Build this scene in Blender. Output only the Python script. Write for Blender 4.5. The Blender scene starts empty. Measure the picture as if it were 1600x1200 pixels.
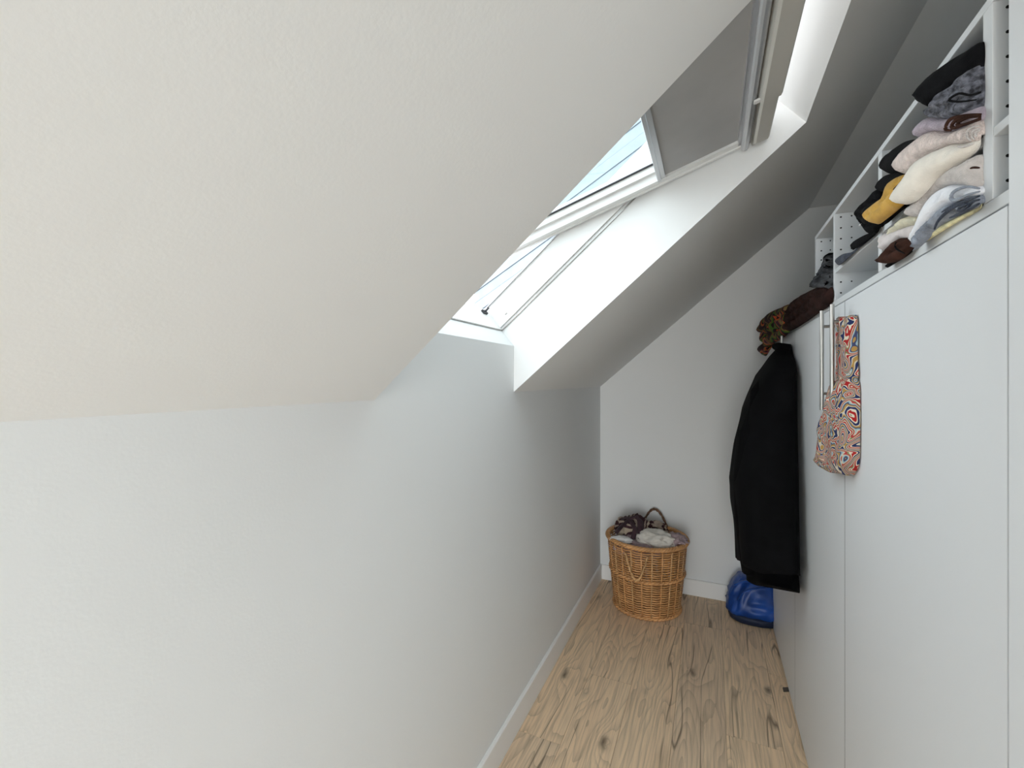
import bpy, bmesh, math, random
from mathutils import Vector, noise
from mathutils.geometry import delaunay_2d_cdt

# ------------------------------------------------------------------ camera, world, exposure
C = bpy.context.scene.collection
H = 1.40                      # metres per layout unit: the layout below is in camera heights
SC = bpy.context.scene
SC.view_settings.view_transform = 'Standard'
SC.view_settings.look = 'None'
SC.view_settings.gamma = 1.0
SC.view_settings.use_curve_mapping = False
SC.view_settings.exposure = 0.34

cam_d = bpy.data.cameras.new('camera')
cam = bpy.data.objects.new('camera', cam_d); C.objects.link(cam)
cam_d.sensor_fit = 'HORIZONTAL'; cam_d.sensor_width = 36.0
cam_d.lens = 36.0 * 700.0 / 1600.0
cam_d.shift_y = -6.0 / 1600.0
cam_d.clip_start = 0.02
cam.location = (0, 0, H)
cam.rotation_euler = (math.pi / 2, 0, math.atan(311.0 / 700.0))
SC.camera = cam

W = bpy.data.worlds.new('overcast_sky'); SC.world = W; W.use_nodes = True
wn = W.node_tree; wn.nodes.clear()
wo = wn.nodes.new('ShaderNodeOutputWorld'); wb = wn.nodes.new('ShaderNodeBackground')
wt = wn.nodes.new('ShaderNodeTexCoord'); ws = wn.nodes.new('ShaderNodeSeparateXYZ')
wr = wn.nodes.new('ShaderNodeValToRGB'); wm = wn.nodes.new('ShaderNodeMath')
wm.operation = 'MULTIPLY_ADD'; wm.inputs[1].default_value = .5; wm.inputs[2].default_value = .5
wn.links.new(wt.outputs['Generated'], ws.inputs[0]); wn.links.new(ws.outputs['Z'], wm.inputs[0])
wn.links.new(wm.outputs[0], wr.inputs[0]); wn.links.new(wr.outputs[0], wb.inputs[0])
wr.color_ramp.elements[0].position = .44; wr.color_ramp.elements[0].color = (.42, .41, .39, 1)
wr.color_ramp.elements[1].position = .52; wr.color_ramp.elements[1].color = (.97, .985, 1.0, 1)
e = wr.color_ramp.elements.new(1.0); e.color = (.93, .965, 1.0, 1)
wb.inputs[1].default_value = 3.05
wn.links.new(wb.outputs[0], wo.inputs[0])

def lamp(name, kind, loc, rot, energy, size=None, size_y=None, color=(1, 1, 1), portal=False):
    d = bpy.data.lights.new(name, kind); d.energy = energy; d.color = color
    if kind == 'AREA':
        d.shape = 'RECTANGLE'; d.size = size * H; d.size_y = size_y * H
        if portal: d.cycles.is_portal = True
    o = bpy.data.objects.new(name, d); C.objects.link(o)
    o.location = Vector(loc) * H; o.rotation_euler = rot
    return o

# layout numbers (units of H)
XW, YF = -.511, 2.249         # knee wall, far wall
YA, YB = .5872, 1.1636        # skylight recess
PITCH = math.atan(.855)
DX, DZ = math.cos(PITCH), math.sin(PITCH)
KZ = .967                     # knee wall top
XC = .38; ZC = KZ + .855 * (XC - XW)
XR = .80; YN = -2.2           # right wall, near wall
XD = .228                     # door faces
def roof(s, n=0.0): return (XW + s * DX - n * DZ, KZ + s * DZ + n * DX)

# fill light added just inside the unseen rear window, behind the camera
lamp('rear_fill_light', 'AREA', (.15, YN + .03, .87), (math.pi / 2, 0, 0), 60, 1.05, 1.4, color=(.97, .985, 1.0))

# ------------------------------------------------------------------ materials
def mat(name, col, rough=.6, bump=0.0, bscale=60, spec=.3, var=0.0, vscale=8, metal=0.0, stretch=(1, 1, 1), sheen=0.0, detail=3):
    m = bpy.data.materials.new(name); m.use_nodes = True
    nt = m.node_tree; b = nt.nodes['Principled BSDF']
    b.inputs['Base Color'].default_value = (*col, 1); b.inputs['Roughness'].default_value = rough
    b.inputs['Specular IOR Level'].default_value = spec; b.inputs['Metallic'].default_value = metal
    if sheen: b.inputs['Sheen Weight'].default_value = sheen
    tc = nt.nodes.new('ShaderNodeTexCoord'); mp = nt.nodes.new('ShaderNodeMapping')
    mp.inputs['Scale'].default_value = stretch
    nt.links.new(tc.outputs['Object'], mp.inputs[0])
    if bump:
        n = nt.nodes.new('ShaderNodeTexNoise'); n.inputs['Scale'].default_value = bscale; n.inputs['Detail'].default_value = detail
        bp = nt.nodes.new('ShaderNodeBump'); bp.inputs['Strength'].default_value = bump; bp.inputs['Distance'].default_value = .004
        nt.links.new(mp.outputs[0], n.inputs['Vector']); nt.links.new(n.outputs['Fac'], bp.inputs['Height'])
        nt.links.new(bp.outputs[0], b.inputs['Normal'])
    if var:
        n = nt.nodes.new('ShaderNodeTexNoise'); n.inputs['Scale'].default_value = vscale; n.inputs['Detail'].default_value = 4
        r = nt.nodes.new('ShaderNodeValToRGB')
        r.color_ramp.elements[0].position = .35; r.color_ramp.elements[1].position = .65
        r.color_ramp.elements[0].color = (*[max(0, c * (1 - var)) for c in col], 1)
        r.color_ramp.elements[1].color = (*[min(1, c * (1 + var)) for c in col], 1)
        nt.links.new(mp.outputs[0], n.inputs['Vector']); nt.links.new(n.outputs['Fac'], r.inputs[0])
        nt.links.new(r.outputs[0], b.inputs['Base Color'])
    return m

M = {}
M['wall'] = mat('wall_paint', (.825, .835, .83), .75, .05, 180, .25)
M['lining'] = mat('recess_paint', (.84,.84,.83), .7, .03, 180, .25)
M['door'] = mat('door_laminate', (.78, .80, .82), .42, .02, 300, .35)
M['board'] = mat('shelf_laminate', (.70, .72, .735), .5, .02, 300, .3)
M['trim'] = mat('baseboard_paint', (.90, .89, .87), .45, 0, 1, .3)
M['frame'] = mat('window_lacquer', (.84, .84, .83), .4, 0, 1, .4)
M['cream'] = mat('control_bar_plastic', (.60, .59, .55), .45, 0, 1, .4)
M['alu'] = mat('brushed_aluminium', (.62, .63, .65), .38, .05, 400, .5, metal=.75)
M['steel'] = mat('brushed_steel', (.40, .39, .37), .28, .05, 400, .5, metal=1.0)
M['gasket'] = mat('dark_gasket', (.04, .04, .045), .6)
M['blind'] = mat('grey_blackout_cloth', (.45, .45, .45), .8, .08, 600, .1, .06, 4)
M['hole'] = mat('peg_hole_shadow', (.03, .03, .03), .8)
M['seam_shade'] = mat('grey_seam_shade', (.09, .095, .10), .8, spec=.1)  # shade of the door seams, put into a dark colour
M['gap'] = mat('plinth_dark', (.10, .085, .07), .7)
g = bpy.data.materials.new('window_glass'); g.use_nodes = True
nt = g.node_tree; nt.nodes.clear()
o_ = nt.nodes.new('ShaderNodeOutputMaterial'); mx = nt.nodes.new('ShaderNodeMixShader'); tr = nt.nodes.new('ShaderNodeBsdfTransparent')
gl = nt.nodes.new('ShaderNodeBsdfGlossy'); gl.inputs['Roughness'].default_value = .02; fr = nt.nodes.new('ShaderNodeFresnel')
tr.inputs[0].default_value = (.90, .95, .96, 1); fr.inputs[0].default_value = 1.5
gm = nt.nodes.new('ShaderNodeNewGeometry'); m1 = nt.nodes.new('ShaderNodeMath'); m1.operation = 'SUBTRACT'; m1.inputs[0].default_value = 1.0
m2 = nt.nodes.new('ShaderNodeMath'); m2.operation = 'MULTIPLY'
nt.links.new(gm.outputs['Backfacing'], m1.inputs[1]); nt.links.new(fr.outputs[0], m2.inputs[0]); nt.links.new(m1.outputs[0], m2.inputs[1]); nt.links.new(m2.outputs[0], mx.inputs[0]); nt.links.new(tr.outputs[0], mx.inputs[1]); nt.links.new(gl.outputs[0], mx.inputs[2]); nt.links.new(mx.outputs[0], o_.inputs[0])
M['glass'] = g

def wood():
    m = bpy.data.materials.new('oak_laminate'); m.use_nodes = True
    nt = m.node_tree; b = nt.nodes['Principled BSDF']; L = nt.links
    def N(t, **k):
        n = nt.nodes.new(t)
        for a, v in k.items(): n.inputs[a.replace('_', ' ')].default_value = v
        return n
    def MA(op, a, bb=None, c=None):
        n = nt.nodes.new('ShaderNodeMath'); n.operation = op
        for i, v in enumerate((a, bb, c)):
            if v is None: continue
            if hasattr(v, 'links'): L.new(v, n.inputs[i])
            else: n.inputs[i].default_value = v
        return n.outputs[0]
    def MIX(f, a, bb):
        n = nt.nodes.new('ShaderNodeMix'); n.data_type = 'RGBA'
        if hasattr(f, 'links'): L.new(f, n.inputs[0])
        else: n.inputs[0].default_value = f
        for i, v in ((6, a), (7, bb)):
            if hasattr(v, 'links'): L.new(v, n.inputs[i])
            else: n.inputs[i].default_value = (*v, 1)
        return n.outputs[2]
    tc = N('ShaderNodeTexCoord'); oi = N('ShaderNodeObjectInfo')
    off = nt.nodes.new('ShaderNodeCombineXYZ')
    L.new(MA('MULTIPLY', oi.outputs['Random'], 37.0), off.inputs[0]); L.new(MA('MULTIPLY', oi.outputs['Random'], 91.0), off.inputs[1])
    ad = nt.nodes.new('ShaderNodeVectorMath'); ad.operation = 'ADD'
    L.new(tc.outputs['Object'], ad.inputs[0]); L.new(off.outputs[0], ad.inputs[1])
    def mp(sc):
        n = nt.nodes.new('ShaderNodeMapping'); n.inputs['Scale'].default_value = sc; L.new(ad.outputs[0], n.inputs[0]); return n.outputs[0]
    # knots: sparse voronoi cells
    vo = nt.nodes.new('ShaderNodeTexVoronoi'); vo.inputs['Scale'].default_value = 1.0; vo.inputs['Randomness'].default_value = 1
    nw = N('ShaderNodeTexNoise', Scale=9.0, Detail=3.0); L.new(ad.outputs[0], nw.inputs['Vector'])
    wv = nt.nodes.new('ShaderNodeVectorMath'); wv.operation = 'MULTIPLY_ADD'
    L.new(nw.outputs['Color'], wv.inputs[0]); wv.inputs[1].default_value = (.25, .25, 0); L.new(mp((7.5, 3.0, 1)), wv.inputs[2])
    L.new(wv.outputs[0], vo.inputs['Vector'])
    kd = vo.outputs['Distance']
    knot = MA('SUBTRACT', 1.0, MA('SMOOTH_MIN', MA('DIVIDE', kd, .15), 1.0, .3))
    # cathedral grain: contours of a stretched noise, bent round the knots
    n1 = N('ShaderNodeTexNoise', Scale=1.0, Detail=2.0, Roughness=.45); L.new(mp((6.0, .75, 1)), n1.inputs['Vector'])
    ph = MA('ADD', MA('MULTIPLY', n1.outputs['Fac'], 22.0), MA('MULTIPLY', MA('POWER', MA('MAXIMUM', MA('SUBTRACT', .6, kd), 0.0), 2.0), 8.0))
    ring = MA('FRACT', ph)
    rl = MA('POWER', ring, 3.0)
    # fine fibres
    n2 = N('ShaderNodeTexNoise', Scale=1.0, Detail=5.0, Roughness=.65); L.new(mp((120, 3.5, 1)), n2.inputs['Vector'])
    # broad tone
    n3 = N('ShaderNodeTexNoise', Scale=1.0, Detail=3.0); L.new(mp((9, 1.2, 1)), n3.inputs['Vector'])
    # cracks: thin contour of another stretched noise, only in places
    n4 = N('ShaderNodeTexNoise', Scale=1.0, Detail=2.5, Roughness=.5); L.new(mp((6.5, .55, 1)), n4.inputs['Vector'])
    n5 = N('ShaderNodeTexNoise', Scale=1.0, Detail=1.0); L.new(mp((3.0, 2.6, 1)), n5.inputs['Vector'])
    cr = MA('MULTIPLY', MA('SUBTRACT', 1.0, MA('MINIMUM', MA('DIVIDE', MA('ABSOLUTE', MA('SUBTRACT', n4.outputs['Fac'], .5)), .009), 1.0)),
            MA('MINIMUM', MA('MAXIMUM', MA('MULTIPLY', MA('SUBTRACT', n5.outputs['Fac'], .44), 12.0), 0.0), 1.0))
    base = MIX(MA('MULTIPLY', oi.outputs['Random'], .9), (.90, .655, .43), (.74, .555, .39))
    c1 = MIX(MA('MULTIPLY', MA('SUBTRACT', n3.outputs['Fac'], .3), 1.3), base, (.96, .75, .51))
    c2 = MIX(MA('MULTIPLY', rl, .32), c1, (.20, .145, .10))
    c3 = MIX(MA('MULTIPLY', MA('MAXIMUM', MA('SUBTRACT', n2.outputs['Fac'], .45), 0.0), 1.7), c2, (.20, .145, .095))
    c4 = MIX(MA('MULTIPLY', MA('MAXIMUM', knot, 0.0), .9), c3, (.09, .06, .04))
    c5 = MIX(MA('MULTIPLY', cr, .75), c4, (.07, .045, .03))
    L.new(c5, b.inputs['Base Color'])
    b.inputs['Roughness'].default_value = .5; b.inputs['Specular IOR Level'].default_value = .3
    bp = nt.nodes.new('ShaderNodeBump'); bp.inputs['Strength'].default_value = .15; bp.inputs['Distance'].default_value = .002
    L.new(MA('SUBTRACT', n2.outputs['Fac'], cr), bp.inputs['Height']); L.new(bp.outputs[0], b.inputs['Normal'])
    return m
M['wood'] = wood()

def cloth(name, col, var=.12, vs=40, bump=.5, bs=500, stretch=(1, 1, 1), sheen=.15):
    return mat(name, col, .9, bump, bs, .1, var, vs, stretch=stretch, sheen=sheen)

def bands(name, stops, scale, distort, warp=2.5, kind='contour'):
    """swirling printed pattern: contours of a noise field sent through a colour ramp"""
    m = bpy.data.materials.new(name); m.use_nodes = True
    nt = m.node_tree; b = nt.nodes['Principled BSDF']; L = nt.links
    b.inputs['Roughness'].default_value = .85; b.inputs['Specular IOR Level'].default_value = .15
    tc = nt.nodes.new('ShaderNodeTexCoord'); n = nt.nodes.new('ShaderNodeTexNoise')
    n.inputs['Scale'].default_value = scale; n.inputs['Detail'].default_value = warp; n.inputs['Distortion'].default_value = distort
    L.new(tc.outputs['Object'], n.inputs['Vector'])
    mu = nt.nodes.new('ShaderNodeMath'); mu.operation = 'MULTIPLY'; mu.inputs[1].default_value = 6.0
    fr = nt.nodes.new('ShaderNodeMath'); fr.operation = 'FRACT'
    L.new(n.outputs['Fac'], mu.inputs[0]); L.new(mu.outputs[0], fr.inputs[0])
    r = nt.nodes.new('ShaderNodeValToRGB'); r.color_ramp.interpolation = 'CONSTANT'
    while len(r.color_ramp.elements) > 1: r.color_ramp.elements.remove(r.color_ramp.elements[-1])
    for i, (p, c) in enumerate(stops):
        e = r.color_ramp.elements[0] if i == 0 else r.color_ramp.elements.new(p)
        e.position = p; e.color = (*c, 1)
    L.new(fr.outputs[0], r.inputs[0]); L.new(r.outputs[0], b.inputs['Base Color'])
    return m

# ------------------------------------------------------------------ helpers
def empty(name, loc):
    o = bpy.data.objects.new(name, None); C.objects.link(o); o.location = Vector(loc) * H
    o.empty_display_size = .05; return o
def tag(o, label=None, cat=None, group=None, kind=None):
    if label: o['label'] = label
    if cat: o['category'] = cat
    if group: o['group'] = group
    if kind: o['kind'] = kind
    return o
def root_loc(o):
    while o.parent: o = o.parent
    return o.location.copy()
def obj(name, bm, m, parent=None, smooth=False, base=None):
    """bm in layout units -> one mesh object; base = origin of a top-level mesh"""
    me = bpy.data.meshes.new(name)
    sh = root_loc(parent) if parent else (Vector(base) * H if base else Vector((0, 0, 0)))
    for v in bm.verts: v.co = v.co * H - sh
    bmesh.ops.recalc_face_normals(bm, faces=bm.faces)
    bm.to_mesh(me); bm.free()
    if smooth:
        for p in me.polygons: p.use_smooth = True
    o = bpy.data.objects.new(name, me); C.objects.link(o); me.materials.append(M[m] if isinstance(m, str) else m)
    if parent: o.parent = parent
    elif base: o.location = sh
    return o
def bx(bm, x0, x1, y0, y1, z0, z1, bev=0.0):
    r = bmesh.ops.create_cube(bm, size=1)
    for v in r['verts']:
        v.co = Vector(((x0 + x1) / 2 + v.co.x * (x1 - x0), (y0 + y1) / 2 + v.co.y * (y1 - y0), (z0 + z1) / 2 + v.co.z * (z1 - z0)))
    if bev:
        ed = list({e for v in r['verts'] for e in v.link_edges})
        bmesh.ops.bevel(bm, geom=ed, offset=bev, segments=2, affect='EDGES', profile=.5)
    return bm
def box(name, m, parent, *a, bev=0.0, base=None):
    return obj(name, bx(bmesh.new(), *a, bev=bev), m, parent, base=base)
def prism(bm, prof, y0, y1):
    """profile of (x, z) points extruded along y"""
    a = [bm.verts.new((x, y0, z)) for x, z in prof]; b = [bm.verts.new((x, y1, z)) for x, z in prof]
    bm.faces.new(a); bm.faces.new(b[::-1]); n = len(prof)
    for i in range(n): bm.faces.new((a[i], b[i], b[(i + 1) % n], a[(i + 1) % n]))
    return bm
def tube(bm, pts, r, seg=6, closed=False, flat=1.0):
    pts = [Vector(p) for p in pts]; n = len(pts); rings = []
    up = Vector((0, 0, 1))
    for i, p in enumerate(pts):
        a = pts[(i - 1) % n] if (closed or i) else p; b = pts[(i + 1) % n] if (closed or i < n - 1) else p
        t = (b - a).normalized()
        s = t.cross(up if abs(t.z) < .95 else Vector((1, 0, 0))).normalized(); u = s.cross(t)
        rr = r[i] if isinstance(r, (list, tuple)) else r
        rings.append([bm.verts.new(p + (s * math.cos(k * 2 * math.pi / seg) + u * math.sin(k * 2 * math.pi / seg) * flat) * rr) for k in range(seg)])
    for i in range(n if closed else n - 1):
        A, B = rings[i], rings[(i + 1) % n]
        for k in range(seg): bm.faces.new((A[k], A[(k + 1) % seg], B[(k + 1) % seg], B[k]))
    if not closed: bm.faces.new(rings[0]); bm.faces.new(rings[-1][::-1])
    return bm
def slab(bm, org, u, v, w):
    """box from corner org with edge vectors u, v, w"""
    o = Vector(org); u, v, w = Vector(u), Vector(v), Vector(w)
    c = [bm.verts.new(o + a * u + b * v + d * w) for a in (0, 1) for b in (0, 1) for d in (0, 1)]
    for f in ((0, 1, 3, 2), (4, 6, 7, 5), (0, 4, 5, 1), (2, 3, 7, 6), (0, 2, 6, 4), (1, 5, 7, 3)): bm.faces.new([c[i] for i in f])
    return bm

# ------------------------------------------------------------------ room shell
S_OPEN0, S_OPEN1, TH = .0845, .924, .165
SC0 = (XC - XW) / DX
def S(name, o, label=None):
    return tag(o, label, None, None, 'structure')

# floor: sub-floor with single planks
fl = box('floor', 'gap', None, XW - .05, XR, YN, YF + .05, -.03, -.006); S('floor', fl)
random.seed(4)
PW = .139; PL = .92
ends = {0: 1.177, 1: 1.503, 2: 1.93, 3: 1.06, 4: 1.40, 5: 1.75}
bounds = [XW + .004, -.378, -.239, -.100, .039, .178, .317]
for k in range(6):
    x0, x1 = bounds[k], bounds[k + 1]
    y = ends[k] - 4 * PL
    while y < YF:
        a, b = max(y, YN), min(y + PL, YF - .002)
        if b - a > .01:
            p = box('plank', 'wood', fl, x0 + .0003, x1 - .0003, a + .0003, b - .0003, -.006, 0, bev=.0004)
        y += PL

# knee wall: vertical, rises into the recess between YA and YB
bm = bmesh.new()
prism(bm, [(XW, 0), (XW, KZ), (XW - .1, KZ), (XW - .1, 0)], YN, YA)
prism(bm, [(XW, 0), (XW, KZ), (XW - .1, KZ), (XW - .1, 0)], YB, YF)
jx, jz = roof(S_OPEN0, .157)
prism(bm, [(XW, 0), (XW, 1.097), (jx, jz), (XW - .1, jz - .06), (XW - .1, 0)], YA, YB)
S('wall_left', obj('wall_left', bm, 'wall'))
# slope
bm = bmesh.new()
def pr4(s0, s1, y0, y1): prism(bm, [roof(s0, 0), roof(s1, 0), roof(s1, TH), roof(s0, TH)], y0, y1)
YE, YG = -1.15, -.45           # second roof window, added unseen behind the camera for more light
pr4(0, SC0, YN, YE); pr4(0, S_OPEN0, YE, YG); pr4(S_OPEN1, SC0, YE, YG); pr4(0, SC0, YG, YA); pr4(0, SC0, YB, YF); pr4(S_OPEN1, SC0, YA, YB)
S('ceiling', obj('ceiling', bm, 'wall'), 'white sloping ceiling around the roof window')
S('ceiling', box('ceiling', 'wall', None, XC - .11, XR + .05, YN, YF, ZC + .0005, ZC + .1), 'flat ceiling strip above the shelves')
S('wall_far', box('wall_far', 'wall', None, XW - .1, XR + .05, YF, YF + .08, 0, ZC + .1))
S('wall_right', box('wall_right', 'wall', None, XR, XR + .05, YN, YF, 0, ZC))
# near wall behind the camera, with an unseen glazed opening added for fill
bm = bmesh.new()
bx(bm, XW - .1, -.44, YN - .08, YN, 0, ZC + .1); bx(bm, .74, XR + .05, YN - .08, YN, 0, ZC + .1)
bx(bm, -.44, .74, YN - .08, YN, 0, .08); bx(bm, -.44, .74, YN - .08, YN, 1.66, ZC + .1)
S('wall_near', obj('wall_near', bm, 'wall'))
bm = bmesh.new()
for a in ((-.44, -.39, .08, 1.66), (.69, .74, .08, 1.66), (-.39, .69, .08, .13), (-.39, .69, 1.61, 1.66), (.13, .17, .13, 1.61)):
    bx(bm, a[0], a[1], YN - .06, YN - .02, a[2], a[3])
w2 = S('w', obj('window_2', bm, 'frame')); w2.name = 'window_2'
obj('glass_pane', bx(bmesh.new(), -.39, .69, YN - .066, YN - .062, .13, 1.61), 'glass', w2)
# baseboards
bm = bmesh.new()
prism(bm, [(XW + .0005, 0.0005), (XW + .010, 0.0005), (XW + .010, .073), (XW + .007, .076), (XW + .0005, .076)], YN, YF - .011)
S('', obj('baseboard_left', bm, 'trim'))
bm = bmesh.new(); bx(bm, XW + .0005, .60, YF - .010, YF - .0005, .0005, .074, bev=.002)
S('', obj('baseboard_far', bm, 'trim'))

# ------------------------------------------------------------------ roof window
wx, wz = roof(.5, .19)
win = empty('window_1', (wx, (YA + YB) / 2, wz)); tag(win, 'open centre pivot roof window with a grey blind', None, None, 'structure')
def rslab(bm, s0, s1, n0, n1, y0, y1): return prism(bm, [roof(s0, n0), roof(s1, n0), roof(s1, n1), roof(s0, n1)], y0, y1)
FW = .022
bm = bmesh.new()
rslab(bm, S_OPEN0, S_OPEN1, TH + .0005, .237, YA - .02, YA + .006); rslab(bm, S_OPEN0, S_OPEN1, TH + .0005, .237, YB - .006, YB + .02)
rslab(bm, S_OPEN0 - .02, S_OPEN0 + .004, .158, .237, YA, YB); rslab(bm, S_OPEN1 - .004, S_OPEN1 + .02, TH + .0005, .237, YA, YB)
obj('frame', bm, 'frame', win)
w3x, w3z = roof(.5, .19)
w3 = empty('fill_window_3', (w3x, (YE + YG) / 2, w3z)); tag(w3, 'closed roof window added behind the camera for fill light', None, None, 'structure')
bm = bmesh.new()
rslab(bm, S_OPEN0 - .02, S_OPEN1 + .02, TH + .0005, .237, YE - .02, YE + .03); rslab(bm, S_OPEN0 - .02, S_OPEN1 + .02, TH + .0005, .237, YG - .03, YG + .02)
rslab(bm, S_OPEN0 - .02, S_OPEN0 + .03, TH + .0005, .237, YE + .03, YG - .03); rslab(bm, S_OPEN1 - .03, S_OPEN1 + .02, TH + .0005, .237, YE + .03, YG - .03)
obj('frame', bm, 'frame', w3)
bm = bmesh.new(); rslab(bm, S_OPEN0 + .03, S_OPEN1 - .03, .20, .204, YE + .03, YG - .03); obj('glass_pane', bm, 'glass', w3)
# outer flashing
bm = bmesh.new()
rslab(bm, S_OPEN0 - .07, S_OPEN1 + .07, .238, .25, YA - .07, YA - .012); rslab(bm, S_OPEN0 - .07, S_OPEN1 + .07, .238, .25, YB + .012, YB + .07)
rslab(bm, S_OPEN0 - .07, S_OPEN0 - .012, .238, .25, YA - .012, YB + .012); rslab(bm, S_OPEN1 + .012, S_OPEN1 + .07, .238, .25, YA - .012, YB + .012)
obj('flashing', bm, 'alu', win)
# dark joint line where the lining meets the frame, bolt plate and screw
bm = bmesh.new()
rslab(bm, S_OPEN0 + .002, .90, .156, .1585, YB - .004, YB + .001); rslab(bm, S_OPEN0 + .001, S_OPEN0 + .0035, .156, .159, YA, YB)
obj('lining_groove', bm, M['steel'], win)
bm = bmesh.new(); rslab(bm, S_OPEN0 + .01, .5, .2365, .239, YB - .012, YB - .004)
obj('drip_edge', bm, 'alu', win)
bm = bmesh.new()
rslab(bm, S_OPEN0 + .004, S_OPEN0 + .010, .212, .224, YB - .052, YB - .030); rslab(bm, S_OPEN0 + .004, S_OPEN0 + .024, .216, .220, YB - .043, YB - .039)
obj('bolt_plate', bm, 'gasket', win)
bm = bmesh.new(); rslab(bm, S_OPEN0 + .040, S_OPEN0 + .047, .182, .189, YB - .0085, YB - .006)
obj('screw', bm, 'steel', win)
# sash, tilted about the pivot
PX, PZ, TA = -.2514, 1.4353, math.atan(.314)
def sp(s, n=0.0): return (PX + s * math.cos(TA) - n * math.sin(TA), PZ + s * math.sin(TA) + n * math.cos(TA))
def ss(bm, s0, s1, n0, n1, y0, y1): return prism(bm, [sp(s0, n0), sp(s1, n0), sp(s1, n1), sp(s0, n1)], y0, y1)
Y0, Y1 = YA + .014, YB - .010
SL = .385
bm = bmesh.new()
for a, b in ((Y0, Y0 + .030), (Y1 - .030, Y1)):
    ss(bm, -SL, SL - .04, 0, .055, a, b)
    ya, yb = (b, b + .010) if a == Y0 else (a - .010, a)
    ss(bm, -SL + .03, SL - .04, .020, .05, ya, yb)
    ya, yb = (a + .004, a + .012) if a == Y0 else (b - .012, b - .004)
    ss(bm, -SL, SL - .05, -.0035, 0.0, ya, yb)
ss(bm, -SL, -SL + .035, 0, .055, Y0 + .030, Y1 - .030); ss(bm, SL - .04, SL, .002, .055, Y0, Y1)
sash = obj('sash', bm, 'frame', win)
bm = bmesh.new(); ss(bm, -SL + .035, SL - .04, .040, .043, Y0 + .030, Y1 - .030); obj('glass_pane', bm, 'glass', sash)
bm = bmesh.new(); ss(bm, -SL + .035, SL - .04, .0365, .0395, Y1 - .045, Y1 - .0305); ss(bm, -SL + .035, SL - .04, .0365, .0395, Y0 + .0305, Y0 + .045); obj('gasket', bm, 'gasket', sash)
SB0, SB1 = .160, .322
bm = bmesh.new(); ss(bm, SB0, SB1, .006, .008, Y0 + .026, Y1 - .0265); obj('roller_blind', bm, 'blind', sash)
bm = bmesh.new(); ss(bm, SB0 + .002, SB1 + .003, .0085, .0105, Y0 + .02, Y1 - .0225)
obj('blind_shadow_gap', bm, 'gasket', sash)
bm = bmesh.new()
ss(bm, SB0 - .010, SB0, .001, .012, Y0 + .024, Y1 - .024); ss(bm, SB0 - .019, SB0 - .011, -.002, .010, Y0 + .024, Y1 - .024)
obj('blind_bottom_bar', bm, 'alu', sash)
bm = bmesh.new()
tube(bm, [(sp(.336, -.004)[0], y, sp(.336, -.004)[1]) for y in (Y0 + .01, Y1 - .002)], .0085, 12)
ss(bm, .322, .350, .000, .012, Y0 + .01, Y1 - .004)
obj('blind_cassette', bm, 'alu', sash)
# ventilation control bar along the top of the sash
def barprof(bm, y0, y1, s0, s1, n0, n1, taper=0):
    c = .004
    pf = [(s0 + c, n0), (s1 - c, n0), (s1, n0 + c), (s1, n1), (s0, n1), (s0, n0 + c)]
    a = [bm.verts.new((sp(s, n)[0], y0, sp(s, n)[1])) for s, n in pf]
    b = [bm.verts.new((sp(s, n if not taper else max(n, n0 + .008))[0] , y1, sp(s, n if not taper else max(n, n0 + .008))[1])) for s, n in pf]
    m_ = [bm.verts.new((sp(s, n)[0], y1 - (.018 if taper else (y1 - y0) * .5), sp(s, n)[1])) for s, n in pf]
    bm.faces.new(a); bm.faces.new(b[::-1])
    for P, Q in ((a, m_), (m_, b)):
        for i in range(6): bm.faces.new((P[i], Q[i], Q[(i + 1) % 6], P[(i + 1) % 6]))
bm = bmesh.new(); barprof(bm, .962, Y1 - .002, .350, .383, -.016, .001, 1)
cb = obj('control_bar', bm, 'cream', sash); 
bm = bmesh.new(); barprof(bm, Y0, .958, .346, .384, -.024, .001); obj('control_handle', bm, 'cream', sash)
bm = bmesh.new(); ss(bm, .336, .350, -.018, -.014, .948, .958); obj('catch_hook', bm, 'frame', sash)
bm = bmesh.new(); ss(bm, .3445, .3475, -.001, .012, Y0, Y1 - .004); obj('gasket', bm, 'gasket', sash)

# neighbouring roof seen through the tilted pane
nr = empty('neighbouring_house', (-2.0, 8.0, 4.0)); tag(nr, 'pale boarded gable of the house seen through the tilted window pane', 'house')
ML = mat('pale_gable_boards', (.36, .42, .48), .7, .1, 30, .2, .06, 3)
for i in range(16):
    bm = bmesh.new(); slab(bm, (-4.4, 8.0 + .02 * (i % 2), 1.9 + .22 * i), (3.4, 0, 1.9), (0, .08, 0), (0, 0, .205)); obj('board', bm, ML, nr)

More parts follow.
